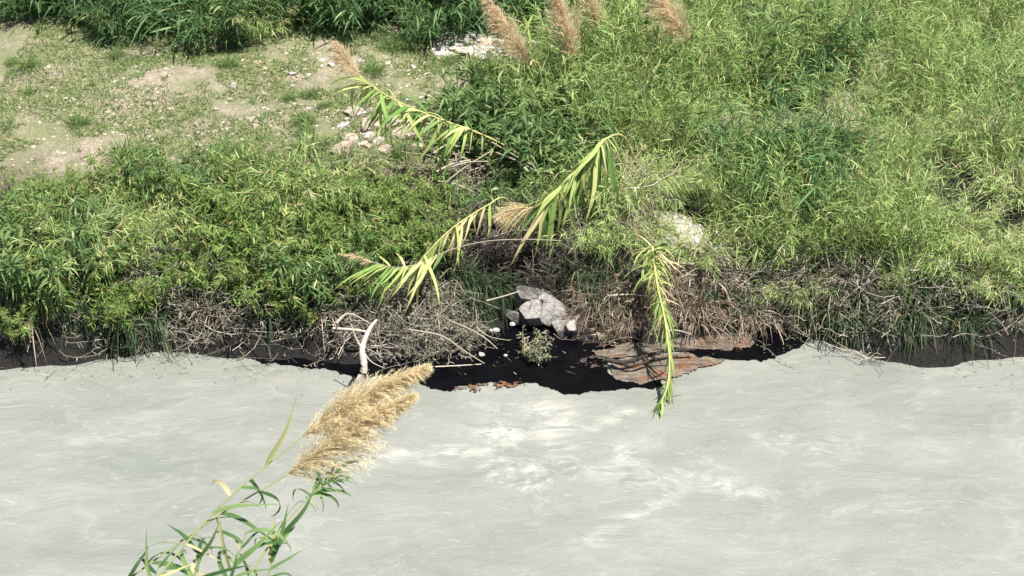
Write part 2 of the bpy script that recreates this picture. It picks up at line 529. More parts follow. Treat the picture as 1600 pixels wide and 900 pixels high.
def patch(name, P, mat, z, step=.02, jit=.05, seed=3, thr=None, relief=0.0, smooth=True, fq=5):
    """a ragged sheet filling a water-level outline"""
    xs = np.arange(P[:, 0].min() - .1, P[:, 0].max() + .1, step)
    ys = np.arange(P[:, 1].min() - .1, P[:, 1].max() + .1, step)
    X, Y = np.meshgrid(xs, ys)
    x, y = X.ravel(), Y.ravel()
    wx = x + jit * fbm(x * fq, y * fq, seed, 4); wy = y + jit * fbm(x * fq + 9, y * fq, seed + 5, 4)
    ok = in_poly(wx, wy, P)
    if thr is not None:
        ok &= fbm(x * 24, y * 24, seed + 9, 4) > thr
    ok = ok.reshape(X.shape)
    nx = len(xs)
    cell = ok[:-1, :-1] & ok[1:, :-1] & ok[:-1, 1:] & ok[1:, 1:]
    r, c = np.nonzero(cell)
    i = r * nx + c
    F = np.stack([i, i + 1, i + nx + 1, i + nx], -1)
    used, inv = np.unique(F.ravel(), return_inverse=True)
    zz = wave_z(x, y) + z + (relief * (fbm(x * 9, y * 9, seed + 2, 4) + .3) if relief else 0)
    V = np.stack([x, y, zz], 1)[used]
    return link(name, quad_mesh(name, V, inv.reshape(-1, 4), mat, smooth, np.zeros(len(used))))


slick = outline_px([(380, 560), (430, 572), (520, 580), (545, 588), (560, 596), (600, 590), (640, 592), (668, 608), (700, 611), (735, 606), (765, 600), (800, 603), (835, 601), (862, 608),
                    (885, 616), (905, 621), (922, 614), (950, 608), (985, 607), (1018, 608), (1034, 602), (1030, 590), (1002, 598), (975, 594), (948, 580), (943, 570),
                    (975, 562), (1020, 554), (1064, 552), (1090, 560), (1150, 566), (1210, 562), (1240, 545), (1300, 520), (1300, 470), (1000, 470), (800, 470), (500, 470), (380, 500)])
tag(patch('black_slick', slick, M['slick'], .014, .009, .09, 3, None, 0.0, True, 7), kind='structure')
bar = outline_px([(930, 548), (985, 538), (1040, 528), (1075, 520), (1170, 518), (1180, 546), (1069, 550), (1015, 556), (965, 562), (935, 560)])
tag(patch('mud_bar', bar, M['ledge'], .020, .010, .12, 13, None, .018, True, 6), kind='structure')
spit = outline_px([(948, 574), (985, 563), (1030, 558), (1085, 558), (1140, 566), (1095, 582), (1040, 596), (1000, 603), (965, 597)])
tag(patch('mud_spit', spit, M['ledge'], .018, .010, .14, 15, None, .012, True, 6), kind='structure')
mnd = outline_px([(905, 562), (920, 556), (945, 560), (950, 570), (930, 578), (912, 574)])
tag(patch('mud_mound', mnd, M['mound'], .016, .010, .10, 16, -.12, .012, True, 9), kind='structure')
for nm, pts, sd_, thr, lb in (
        ('rust_scum', [(700, 611), (735, 605), (764, 599), (766, 603), (750, 609), (742, 618), (734, 611), (702, 615)], 52, -.10, 'small orange brown scum patch on the black slick edge nearest the plumes'),
        ('rust_scum', [(766, 602), (784, 596), (800, 599), (826, 600), (824, 604), (792, 606), (776, 612), (768, 607)], 53, -.10, 'small orange scum patch on the slick edge below the white foam lumps')):
    tag(patch(nm, outline_px(pts), M['scum'], .020, .007, .08, sd_, thr, .03 if sd_ == 51 else .008, False, 13), lb, 'scum', None, 'stuff')


# ------------------------------------------------------------------ rocks and stones
def rock_mesh(name, mat, seed, cuts=11, flat=.85, cub=.46, boxy=.22):
    """an angular block: a ball trimmed by random planes, slightly rough"""
    import bmesh
    bm = bmesh.new()
    bmesh.ops.create_icosphere(bm, subdivisions=4, radius=1.0)
    r = np.random.default_rng(seed)
    box = np.concatenate([np.eye(3), -np.eye(3)]) + r.normal(size=(6, 3)) * boxy
    nrm = norm(np.concatenate([box, r.normal(size=(max(cuts - 6, 2), 3))])); cuts = len(nrm)
    off = np.concatenate([r.uniform(cub, cub + .16, 6), r.uniform(cub + .14, cub + .34, cuts - 6)])
    for v in bm.verts:
        p = np.array(v.co)
        for k in range(cuts):
            e = p @ nrm[k] - off[k]
            if e > 0: p = p - nrm[k] * e * .98
        p = p * 1.25 * (1 + .035 * float(fbm(p[0] * 3 + seed, p[1] * 3 + p[2] * 2, seed, 3)))
        v.co = (p[0], p[1], p[2] * flat)
    me = bpy.data.meshes.new(name); bm.to_mesh(me); bm.free()
    me.materials.append(mat)
    for pl in me.polygons: pl.use_smooth = True
    me.set_sharp_from_angle(angle=R(32))
    return me


def boulder(px, py, Y, size, seed, label, mat='rock', rot=0, group='boulders at the outflow', name='boulder'):
    p = at(px, py, Y)
    o = link(name, rock_mesh('boulder', M[mat], seed), None, p, 0, size)
    o.rotation_euler = (r_(seed), r_(seed + 1), rot)
    return tag(o, label, 'rock', group)


def r_(s):
    return (hash2(np.array(s), np.array(3), 1) - .5) * .6


boulder(825, 470, 15.22, (.24, .2, .25), 101, 'dark stained block of rock at the left end of the outflow rocks', 'rock_wet')
boulder(812, 497, 15.02, (.15, .14, .12), 102, 'low dark rock under the stained block, beside the black water', 'rock_wet')
boulder(834, 492, 14.92, (.155, .16, .17), 103, 'grey angular rock, front one in the middle of the outflow rocks')
boulder(865, 486, 15.0, (.19, .17, .19), 104, 'largest pale grey rock with a flat face among outflow rocks')
boulder(852, 466, 15.25, (.15, .14, .13), 105, 'grey rock topping the pile behind the largest pale rock')
boulder(884, 512, 14.80, (.17, .13, .10), 106, 'flat pale rock at the foot of the pile by the black water')
boulder(912, 503, 14.95, (.17, .15, .15), 107, 'warm beige rock at the right end of the outflow rocks', 'stone_warm')
boulder(893, 508, 14.72, (.075, .07, .09), 108, 'small whitish upright stone between flat rock and straw', 'stone')
for i, (px, py, Y, sz, lb) in enumerate([(925, 516, 14.75, .09, 'small rubble stone in the straw, first right of the beige rock'), (942, 508, 14.85, .08, 'small rubble stone in the straw, second right of the beige rock'), (938, 524, 14.65, .07, 'small rubble stone at the slick edge right of the rocks'), (958, 520, 14.7, .08, 'small rubble stone in the straw nearest the mud bar')]):
    boulder(px, py, Y, (sz, sz * .8, sz * .75), 120 + i, lb, 'stone_warm', i, 'rubble right of the outflow rocks', 'rubble_stone')
for i, (px, py, s, lb) in enumerate([
        (776, 516, .045, 'white foam lump with a smaller one beside it under hanging grass'), (768, 517, .03, 'smallest white foam lump under hanging grass'),
        (801, 507, .04, 'white foam lump against the dark rocks'), (753, 553, .04, 'white foam lump on the black slick near broken sticks'),
        (790, 556, .03, 'small white foam lump on the slick beside withered plant')]):
    p = at(px, py, 14.55 if py < 530 else 14.1)
    p[2] = max(p[2], .02)
    tag(link('foam_lump', rock_mesh('foam_lump', M['foam'], 300 + i, 9, .7, .5), None, p, i, (s * .95, s * .7, s * .7)), lb, 'foam', 'white foam lumps')

# pale outcrop on the right, boulders off to both sides
rocks_side = [(1050, 345, .26, 'stone', 'pale outcrop rock beside the reeds, uppermost of three'), (1078, 372, .24, 'stone', 'pale outcrop rock beside the reeds, right one of three'),
              (1046, 380, .17, 'stone', 'pale outcrop rock beside the reeds, lowest of three'),
              (1120, 392, .20, 'rock', 'grey rock half hidden under reeds right of the pale outcrop'), (1385, 470, .26, 'rock', 'lone grey rock low on the far right bank')]
for i, (px, py, s, mt, lb) in enumerate(rocks_side):
    p = hit(px, py); p[2] -= s * .1
    o = link('outcrop_rock', rock_mesh('outcrop_rock', M[mt], 130 + i, 11, .8, .42, .75), None, p, i * 1.3, (s, s * .8, s * .8)); tag(o, lb, 'rock', 'pale outcrop rocks')
stone_meshes = [rock_mesh('stone', M['stone'], 200 + i, 6, .6) for i in range(4)] + [rock_mesh('stone', M['stone_warm'], 210 + i, 6, .6) for i in range(3)]
SR = np.random.default_rng(77)


def stones(n, box, smin, smax, label, group, warm=.4):
    for k in range(n):
        px, py = SR.uniform(box[0], box[2]), SR.uniform(box[1], box[3])
        p = hit(px, py); s = SR.uniform(smin, smax)
        me = stone_meshes[4 + SR.integers(3)] if SR.random() < warm else stone_meshes[SR.integers(4)]
        o = link('stone', me, None, p, SR.uniform(0, 6.28), (s, s * SR.uniform(.6, 1), s * SR.uniform(.6, 1)))
        tag(o, label, 'stone', group)


stones(170, (684, 44, 832, 88), .06, .15, 'white stone in the pale stone heap behind the grassy flat', 'stones of the pale heap', .1)
stones(70, (330, 90, 740, 200), .025, .075, 'small pale stone scattered on the grassy flat', 'stones on the grassy flat', .5)
stones(34, (531, 172, 650, 236), .07, .17, 'broad pale stone on bare silt behind the arching cane', 'stones behind the arching cane', .5)
stones(16, (600, 18, 660, 50), .04, .11, 'beige stone between the dark green clumps at the top', 'stones between the top clumps', .8)
stones(12, (700, 120, 780, 175), .03, .08, 'grey stone near the dark green bush', 'stones by the dark bush', .2)


# ------------------------------------------------------------------ plants
def disc(n, r, rng):
    a = rng.uniform(0, 2 * np.pi, n); q = r * np.sqrt(rng.random(n))
    return np.stack([q * np.cos(a), q * np.sin(a), np.zeros(n)], 1)


def stems_curves(n, r, h, lean, droop, k, rng, bias=(0, 0, 0)):
    b = disc(n, r, rng)
    d = norm(np.stack([b[:, 0] * lean / r, b[:, 1] * lean / r, np.ones(n)], 1) + rng.normal(size=(n, 3)) * .16 + np.array(bias))
    L = h * rng.uniform(.6, 1.15, n)
    t = np.linspace(0, 1, k)
    P = b[:, None, :] + d[:, None, :] * (L[:, None] * t)[:, :, None]
    out = norm(np.stack([d[:, 0], d[:, 1], np.zeros(n)], 1))
    dr = droop * L * rng.uniform(.4, 1.3, n)
    P += out[:, None, :] * (dr[:, None] * t ** 2)[:, :, None]
    P[:, :, 2] -= (dr * .7)[:, None] * t ** 3
    return P, L


def along_stem(P, f):
    k = P.shape[1] - 1
    i = np.minimum((f * k).astype(int), k - 1); w = (f * k - i)[:, None]
    a = np.arange(len(f))
    return i, w


def leafed(acc, P, per, f0, L, W, droop, spread, rng, varm=.5, vars_=.2, segs=3, f1=1.0):
    n = len(P)
    idx = np.repeat(np.arange(n), per)
    f = np.tile(np.linspace(f0, f1 - .01, per), n) + rng.normal(size=n * per) * .02
    f = np.clip(f, 0, .995)
    k = P.shape[1] - 1
    i = np.minimum((f * k).astype(int), k - 1); w = (f * k - i)[:, None]
    A, B = P[idx, i], P[idx, i + 1]
    base = A * (1 - w) + B * w
    tan = norm(B - A)
    rad = norm(np.cross(tan, rng.normal(size=tan.shape)))
    d = tan * (1 - spread) + rad * spread
    d[:, 2] += .05
    m = len(base)
    var = np.clip(rng.normal(varm, vars_, m) + np.repeat(rng.normal(0, .1, n), per), 0, 1)
    side = np.cross(d, np.array([0, 0, 1.0])) + rng.normal(size=d.shape) * .35
    acc.ribbons(base, d, L * rng.uniform(.55, 1.25, m), W * rng.uniform(.7, 1.2, m), droop * rng.uniform(.2, 1.6, m), var, segs, None, side, rng)


def proto_reed(seed, h=1.45, r=.30, n=74, per=22, leaf=(.20, .0125), mat='reed', lean=.22, droop=.14, varm=.5, dry=.0):
    rng = np.random.default_rng(seed)
    P, L = stems_curves(n, r, h, lean, droop, 7, rng)
    st, fo = Acc(), Acc()
    st.tubes(P, np.linspace(.0045, .0014, 7)[None, :], np.clip(rng.normal(.5, .25, n), 0, 1), 3)
    leafed(fo, P, per, .12, leaf[0], leaf[1], .35, .50, rng, varm, .21)
    # shorter young shoots fill the foot
    P2, L2 = stems_curves(n // 2, r * 1.15, h * .45, .5, .3, 5, rng)
    leafed(fo, P2, per // 2, .1, leaf[0], leaf[1], .45, .6, rng, varm - .08, .16)
    return (st.mesh('stems', M['stem_green']), fo.mesh('foliage', M[mat]))


def proto_shrub(seed, h=.8, r=.28, n=34, mat='shrub', leaf=(.11, .019), twigs=8, per=10, varm=.5):
    rng = np.random.default_rng(seed)
    P, L = stems_curves(n, r, h, .7, .22, 7, rng)
    st, fo = Acc(), Acc()
    st.tubes(P, np.linspace(.008, .002, 7)[None, :], rng.random(n), 4)
    idx = np.repeat(np.arange(n), twigs)
    f = np.clip(np.tile(np.linspace(.22, .97, twigs), n) + rng.normal(size=n * twigs) * .03, .05, .99)
    i = np.minimum((f * 6).astype(int), 5); w = (f * 6 - i)[:, None]
    base = P[idx, i] * (1 - w) + P[idx, i + 1] * w
    tan = norm(P[idx, i + 1] - P[idx, i])
    rad = norm(np.cross(tan, rng.normal(size=tan.shape)))
    d = norm(tan * .5 + rad * .8)
    TL = h * .3 * rng.uniform(.5, 1.2, len(base)) * (1.15 - .55 * f)
    t = np.linspace(0, 1, 5)
    Q = base[:, None, :] + d[:, None, :] * (TL[:, None] * t)[:, :, None]
    Q[:, :, 2] -= (.15 * TL)[:, None] * t ** 2
    st.tubes(Q, np.linspace(.003, .001, 5)[None, :], rng.random(len(base)), 3)
    leafed(fo, Q, per, .1, leaf[0], leaf[1], .3, .6, rng, varm, .2)
    return (st.mesh('stems', M['stem_green']), fo.mesh('foliage', M[mat]))


def proto_tuft(seed, n=260, r=.16, L=.42, W=.010, mat='grass', droop=.6, lean=.55, varm=.45, vars_=.22, segs=4):
    rng = np.random.default_rng(seed)
    b = disc(n, r, rng)
    d = norm(np.stack([b[:, 0] * lean / r, b[:, 1] * lean / r, np.ones(n)], 1) + rng.normal(size=(n, 3)) * .3)
    fo = Acc()
    fo.ribbons(b, d, L * rng.uniform(.5, 1.2, n), W * rng.uniform(.7, 1.3, n), droop * rng.uniform(.3, 1.5, n), np.clip(rng.normal(varm, vars_, n), 0, 1), segs,
               np.interp(np.linspace(0, 1, segs + 1), [0, .3, .7, 1], [.7, 1, .7, .05]), np.cross(d, np.array([0, 0, 1.0])) + rng.normal(size=d.shape) * .3, rng)
    return fo.mesh('blades', M[mat])


reeds = [proto_reed(1000 + i) for i in range(4)]
reeds_dark = [proto_reed(1020 + i, 1.25, .36, 60, 18, (.34, .026), 'reed_dark', .4, .3) for i in range(3)]
reeds_fine = [proto_reed(1040 + i, .95, .32, 80, 18, (.17, .012), 'reed', .5, .45, .66) for i in range(3)]
shrubs = [proto_shrub(1100 + i) for i in range(4)]
bushes = [proto_shrub(1120 + i, .95, .34, 34, 'bush', (.19, .028), 8, 9) for i in range(3)]
tufts = [proto_tuft(1200 + i) for i in range(3)]
tufts_dark = [proto_tuft(1220 + i, 300, .2, .7, .016, 'reed_dark', .55, .5) for i in range(3)]
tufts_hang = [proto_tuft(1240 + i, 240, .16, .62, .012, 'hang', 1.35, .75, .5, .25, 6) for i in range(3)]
tufts_straw = [proto_tuft(1260 + i, 130, .2, .40, .009, 'straw', .9, 1.3, .42, .3, 5) for i in range(3)]
PR = np.random.default_rng(5)


def plant(name, cat, proto, px, py, label, group, sc=1.0, Y=None, ground=True):
    """a two-part plant whose foot stands where that pixel meets the ground"""
    p = hit(px, py) if Y is None else at(px, py, Y)
    if Y is not None and ground: p = on_ground(p[0], Y)
    p[2] -= .03
    t = thing(name, label, cat, p, PR.uniform(0, 6.28), group, sc * PR.uniform(.82, 1.18))
    link('stems', proto[0], t); link('foliage', proto[1], t)
    return t


def tuft(name, cat, me, p, label, group, sc=1.0):
    t = thing(name, label, cat, p, PR.uniform(0, 6.28), group, sc * PR.uniform(.9, 1.1))
    link('blades', me, t)
    return t


ORD = ['first', 'second', 'third', 'fourth', 'fifth', 'sixth', 'seventh', 'eighth', 'ninth', 'tenth', 'eleventh', 'twelfth', 'thirteenth', 'fourteenth']


def in_order(items, k=0):
    return sorted(items, key=lambda q: q[k])


G_STAND = 'reeds of the dense stand on the right'
for rown, row in (('front row', [(870, 235, .85), (935, 245, 1.0), (1000, 250, 1.0), (1060, 255, 1.0)]),
                  ('second row', [(790, 188, .7), (840, 190, .9), (905, 170, 1.0), (975, 180, 1.05), (1045, 175, 1.05), (1110, 165, 1.0)]),
                  ('third row', [(850, 118, .9), (900, 125, 1.0), (965, 120, 1.05), (1035, 120, 1.1), (1090, 115, 1.0)]),
                  ('back row', [(930, 75, 1.1), (1000, 70, 1.1), (1060, 65, 1.1)])):
    for i, (px, py, s) in enumerate(row):
        plant('reed_clump', 'reeds', reeds[(i * 3 + len(row)) % 4], px, py, 'bright green reed clump in the right stand, ' + rown + ', ' + ORD[i] + ' from left', G_STAND, s)
for i, (px, py, s) in enumerate([(915, 325, .85), (935, 385, .75), (965, 325, .95), (985, 380, .75), (1015, 315, .9), (1048, 300, .9)]):
    plant('reed_clump', 'reeds', reeds_fine[i % 3], px, py, 'yellowish fine reed clump drooping at the right stand front, ' + ORD[i] + ' from left', 'reeds of the drooping front edge', s)
for i, (px, py, s, lb) in enumerate([
        (790, 250, .95, 'deep green bush above the dry cane litter'), (850, 265, 1.0, 'deep green bush behind the drooping plume cane'), (790, 212, .85, 'deep green bush at the edge of the stony flat, behind the others'),
        (845, 200, 1.0, 'deep green bush between the stony flat and the reed stand'), (815, 320, .7, 'low deep green bush under the drooping plume cane'), (765, 335, .55, 'low deep green bush below the dry cane litter')]):
    plant('bush', 'bush', bushes[i % 3], px, py, lb, 'deep green bushes', s)
for i, (px, py, s, lb) in enumerate([
        (540, 335, .85, 'yellow green leafy shrub at the upper left of the shrub patch'), (590, 340, .8, 'yellow green leafy shrub in the middle of the patch under the arching cane'), (645, 345, .75, 'yellow green leafy shrub right in the patch, next to dry litter'),
        (555, 395, .9, 'yellow green leafy shrub low on the left, above the grey plume tip'), (610, 400, .85, 'yellow green leafy shrub above the yellow cane leaves'), (662, 392, .65, 'small leafy shrub between the cane leaves and the litter'),
        (500, 390, .9, 'leafy shrub furthest left in the shrub patch'), (535, 450, .7, 'dark leafy shrub behind the bleached branch')]):
    plant('shrub', 'shrub', shrubs[i % 4], px, py, lb, 'leafy shrubs on the left', s)
# dark clumps along the top
for i, (px, py, s, lb) in enumerate([
        (545, 45, 1.0, 'dark green reed clump left of the bare silt, at the top'), (590, 28, .9, 'dark green reed clump second from the left at the top'), (676, 60, .75, 'dark green clump standing left in front of the white stones'),
        (738, 36, .9, 'dark green clump directly behind the white stones'), (780, 42, 1.0, 'dark green reed clump behind the leaning plume'), (830, 50, 1.0, 'dark green reed clump between the two tall plumes'),
        (880, 40, 1.0, 'dark green reed clump behind the upright plume'), (660, 5, 1.0, 'dark green reed clump at the very top above the silt'), (730, 0, 1.0, 'dark green reed clump at the very top above the stones')]):
    plant('reed_clump', 'reeds', reeds_dark[i % 3], px, py, lb, 'dark reed clumps along the top', s)
for k in range(14):
    px = 560 + k * 42
    plant('reed_clump', 'reeds', reeds_dark[k % 3], px, 12 - (k % 3) * 14, 'dark green reed clump of the hindmost row at the top, ' + ORD[k] + ' from left', 'hindmost reed row', 1.1)

# side banks: dark green at the top, sparse below
SPECIES = {'reeds': ('reed_clump', 'reeds', 'bright green reed clump', reeds), 'dark': ('reed_clump', 'reeds', 'dark long leaved reed clump', reeds_dark), 'fine reeds': ('reed_clump', 'reeds', 'fine yellowish reed clump', reeds_fine),
           'shrub': ('shrub', 'shrub', 'leafy yellow green shrub', shrubs), 'bush': ('bush', 'bush', 'deep green bush', bushes)}
ROWN = {}
for far, cat, pr, rows in (
        ('far left', 'reeds', reeds_dark, [('hindmost', 18, 20, 520, 8, 1.05), ('front', 42, 50, 500, 7, .95)]),
        ('far left', 'shrub', shrubs, [('upper', 330, 20, 470, 8, .75), ('middle', 385, 0, 450, 8, .9), ('lower', 450, 25, 490, 8, .8)]),
        ('far right', 'reeds', reeds, [('hindmost', 22, 1110, 1600, 8, 1.1), ('fifth', 75, 1125, 1585, 8, 1.05), ('fourth', 125, 1140, 1600, 8, 1.05), ('third', 180, 1160, 1590, 7, 1.0), ('second', 250, 1120, 1600, 8, 1.0), ('front', 325, 1130, 1590, 8, .9)]),
        ('far right', 'fine reeds', reeds_fine, [('drooping', 395, 1105, 1600, 9, .8), ('overhanging', 465, 1150, 1590, 6, .6)]),
        ('far left', 'shrub', shrubs, [('overhanging', 495, 15, 480, 6, .6)])):
    for rown, py, xa, xb, cnt, s in rows:
        for q in range(cnt):
            if PR.random() < .14: continue
            px = xa + (xb - xa) * q / (cnt - 1) + PR.uniform(-18, 18)
            kind = cat if PR.random() < .68 else {'reeds': ['dark', 'fine reeds'], 'shrub': ['bush', 'fine reeds'], 'fine reeds': ['reeds', 'reeds']}[cat][PR.integers(2)]
            if far == 'far left' and kind == 'reeds': kind = 'dark'
            nm, ct, lb, pq = SPECIES[kind]
            ROWN[(far, rown, kind)] = ROWN.get((far, rown, kind), -1) + 1
            plant(nm, ct, pq[PR.integers(len(pq))], px, py + PR.uniform(-22, 22), lb + ' in the ' + rown + ' ' + cat.split()[-1].replace('shrub', 'shrubs') + ' row at ' + far + ', ' + ORD[ROWN[(far, rown, kind)]] + ' from left',
                  far + ' ' + ct, s * PR.uniform(.7, 1.25))

# hanging grass on the bank edge
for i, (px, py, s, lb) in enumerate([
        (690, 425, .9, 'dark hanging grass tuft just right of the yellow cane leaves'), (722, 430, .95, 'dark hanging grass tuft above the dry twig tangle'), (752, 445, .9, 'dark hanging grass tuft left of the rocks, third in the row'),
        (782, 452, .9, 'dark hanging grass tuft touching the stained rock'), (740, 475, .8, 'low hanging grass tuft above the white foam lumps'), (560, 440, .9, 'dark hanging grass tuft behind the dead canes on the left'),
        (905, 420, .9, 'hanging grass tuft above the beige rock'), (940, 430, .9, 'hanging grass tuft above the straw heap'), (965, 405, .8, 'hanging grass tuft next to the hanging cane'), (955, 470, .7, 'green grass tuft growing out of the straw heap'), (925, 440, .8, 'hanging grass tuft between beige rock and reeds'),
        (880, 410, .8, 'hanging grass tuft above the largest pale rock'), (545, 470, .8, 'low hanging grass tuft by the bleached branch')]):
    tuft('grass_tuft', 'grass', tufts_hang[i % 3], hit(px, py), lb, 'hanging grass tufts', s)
for i, (px, py, s) in enumerate(in_order([(905, 490, .6), (930, 475, .7), (955, 490, .7), (978, 505, .6), (945, 515, .55), (985, 475, .8), (915, 455, .7), (1040, 455, .9), (1065, 480, .9), (1010, 500, .7), (1070, 430, .9), (965, 455, .8)])):
    tuft('straw_tuft', 'dry grass', tufts_straw[i % 3], hit(px, py), 'matted straw tuft on the bank right of the outflow rocks, ' + ORD[i] + ' from left', 'straw tufts by the hanging cane', s)
for i, (px, py, s, lb) in enumerate([(610, 78, .8, 'green grass tuft on the open flat, left of the stones'), (636, 74, .9, 'green grass tuft on the open flat, below the bare silt'), (585, 115, .7, 'green grass tuft above the arching cane tip'),
                                     (705, 98, .6, 'green grass tuft just below the white stones'), (755, 110, .8, 'green grass tuft between white stones and dark bush'), (545, 62, .7, 'pale grass tuft at the left on the open flat')]):
    tuft('grass_tuft', 'grass', tufts[i % 3], hit(px, py), lb, 'grass tufts on the flat', s)
for i, (px, py) in enumerate(in_order([(PR.uniform(20, 700), PR.uniform(225, 300)) for q in range(14)])):
    tuft('grass_tuft', 'grass', tufts[i % 3], hit(px, py), 'light green grass tuft between the flat and the left shrubs, ' + ORD[i] + ' from left', 'grass tufts above the shrubs', PR.uniform(.7, 1.2))
for i, (px, py) in enumerate(in_order([(PR.uniform(10, 690), PR.uniform(80, 210)) for q in range(14)])):
    tuft('grass_tuft', 'grass', tufts[i % 3], hit(px, py), 'low grass tuft out on the open silty flat, ' + ORD[i] + ' from left', 'low tufts on the open flat', PR.uniform(.4, .7))
wp = thing('water_plant', 'withered grey green plant standing in the black water below the rocks', 'plant', np.array([*outline_px([(822, 560)])[0], -.03]))
wpm = proto_shrub(1301, .34, .12, 12, 'twig_leaf', (.06, .016), 6, 7)
link('stems', wpm[0], wp); link('foliage', wpm[1], wp)

# side banks lower slope: straw and grey hanging grass
for far, xa, xb in (('left', 0, 520), ('right', 1085, 1600)):
    for i, (px, py) in enumerate(in_order([(PR.uniform(xa, xb), PR.uniform(430, 500)) for q in range(12)])):
        tuft('straw_tuft', 'dry grass', tufts_straw[i % 3], hit(px, py), 'dry straw coloured tuft on the far ' + far + ' slope, ' + ORD[i] + ' from left', 'straw tufts far ' + far, 1.1)
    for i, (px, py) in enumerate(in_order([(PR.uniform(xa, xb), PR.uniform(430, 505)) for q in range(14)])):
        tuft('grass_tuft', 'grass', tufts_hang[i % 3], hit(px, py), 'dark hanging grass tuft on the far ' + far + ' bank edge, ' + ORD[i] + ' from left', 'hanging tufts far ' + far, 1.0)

# short turf of the flat: uncountable
ga = Acc()
n = 150000
gxs = PR.uniform(-7.5, 3.0, n); gys = PR.uniform(17.2, 25, n)
keep = fbm(gxs * 1.1, gys * 1.1, 61, 4) + .55 * fbm(gxs * 5, gys * 5, 63, 2) > -.24
gxs, gys = gxs[keep], gys[keep]
b = np.stack([gxs, gys, ground_z(gxs, gys) - .005], 1)
d = PR.normal(size=b.shape) * .6; d[:, 2] = np.abs(d[:, 2]) + .55
ga.ribbons(b, d, PR.uniform(.03, .15, len(b)) * (1 + .9 * np.clip(fbm(gxs * 2.3, gys * 2.3, 67, 3), 0, 1)), PR.uniform(.006, .015, len(b)), .5, np.clip(PR.normal(.55, .25, len(b)), 0, 1), 2, np.array([1, .8, .05]))
tag(link('short_grass', ga.mesh('short_grass', M['grass'])), 'short patchy grass on the silty flat', 'grass', None, 'stuff')


# loose pebbles of the flat: too small and too many to count
n = 5200
pxs = PR.uniform(-7.5, .9, n); pys = PR.uniform(17.4, 25, n)
pk = fbm(pxs * .9 + 4, pys * .9, 71, 4) > -.05
pxs, pys = pxs[pk], pys[pk]; n = len(pxs)
OC = np.array([(1, 0, 0), (0, 1, 0), (-1, 0, 0), (0, -1, 0), (0, 0, 1.0), (0, 0, -1)])
OF = np.array([(0, 1, 4, 4), (1, 2, 4, 4), (2, 3, 4, 4), (3, 0, 4, 4)])
rs = PR.uniform(.008, .03, n) * (1 + (PR.random(n) > .93))
ang = PR.uniform(0, 6.28, n)
loc = OC[None] * (rs[:, None, None] * PR.uniform(.6, 1.3, (n, 6, 1))) * np.array([1, 1, .6])
ca, sa = np.cos(ang)[:, None], np.sin(ang)[:, None]
loc = np.stack([loc[..., 0] * ca - loc[..., 1] * sa, loc[..., 0] * sa + loc[..., 1] * ca, loc[..., 2]], -1)
PV = loc + np.stack([pxs, pys, ground_z(pxs, pys)], 1)[:, None, :]
PF = (OF[None, :, :3] + (np.arange(n) * 6)[:, None, None]).reshape(-1, 3)
tag(link('pebbles', quad_mesh('pebbles', PV.reshape(-1, 3), PF, M['stone_warm'], False, np.zeros(n * 6))), 'loose pale pebbles strewn over the silty flat', 'pebbles', None, 'stuff')


# ------------------------------------------------------------------ dry tangles
def tangle(name, centres, n, Lr, rad, mat, label, cat, seed, spread=.3, flatd=.5, leaves=0, leafmat='twig_leaf', lift=.12, leaf=(.06, .010), var=(.5, .25), sag=.15):
    """a mass of fine dry twigs piled on the bank; nobody could count it"""
    rng = np.random.default_rng(seed)
    C = np.array(centres)
    i = rng.integers(len(C), size=n)
    b = C[i] + rng.normal(size=(n, 3)) * np.array([spread, spread * .7, 0])
    b[:, 2] = np.maximum(ground_z(b[:, 0], b[:, 1]), .01) + np.abs(rng.normal(size=n)) * lift
    d = norm(rng.normal(size=(n, 3)) * np.array([1, .8, flatd]))
    L = rng.uniform(Lr[0], Lr[1], n)
    t = np.linspace(-.5, .5, 6)
    P = b[:, None, :] + d[:, None, :] * (L[:, None] * t)[:, :, None]
    bend = norm(rng.normal(size=(n, 3))) * (L * sag)[:, None]
    P += bend[:, None, :] * (1 - 4 * t ** 2)[None, :, None] + rng.normal(size=P.shape) * (L * .02)[:, None, None]
    g = np.maximum(ground_z(P[..., 0], P[..., 1]), 0.0) + .006
    P[..., 2] = np.maximum(P[..., 2], g)
    acc = Acc()
    acc.tubes(P, (rng.uniform(rad[0], rad[1], n)[:, None] * np.linspace(1, .45, 6)[None, :]), np.clip(rng.normal(var[0], var[1], n), 0, 1), 4)
    root = thing(name, label, cat)
    tag(link('twigs', acc.mesh('twigs', M[mat]), root), kind='stuff')
    if leaves:
        lf = Acc()
        leafed(lf, P, leaves, .1, leaf[0], leaf[1], .4, .7, rng, .5, .25, 2)
        tag(link('withered_leaves', lf.mesh('withered_leaves', M[leafmat]), root), kind='stuff')
    return root


def hits(pts):
    return [hit(*p) for p in pts]


tangle('twig_tangle', hits([(610, 480), (640, 490), (660, 470), (690, 500), (720, 520), (640, 530), (670, 545), (600, 520), (700, 545)]), 420, (.2, .7), (.002, .0055), 'twig',
       'grey tangle of dry twigs and withered leaves overhanging the black water', 'twigs', 11, .22, .55, 11, 'twig_leaf', .16, (.07, .010), (.55, .27))
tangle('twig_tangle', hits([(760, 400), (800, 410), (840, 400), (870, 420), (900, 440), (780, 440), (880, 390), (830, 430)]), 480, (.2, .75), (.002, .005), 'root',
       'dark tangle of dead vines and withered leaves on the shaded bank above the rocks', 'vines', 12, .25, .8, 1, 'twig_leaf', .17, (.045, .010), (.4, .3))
tangle('dead_vines', hits([(740, 395), (790, 380), (840, 385), (880, 400), (820, 420)]), 60, (.3, 1.0), (.003, .006), 'twig',
       'long pale bare vines looping across the dark hollow', 'vines', 19, .25, .5, 0, 'twig_leaf', .22, var=(.6, .25), sag=.25)
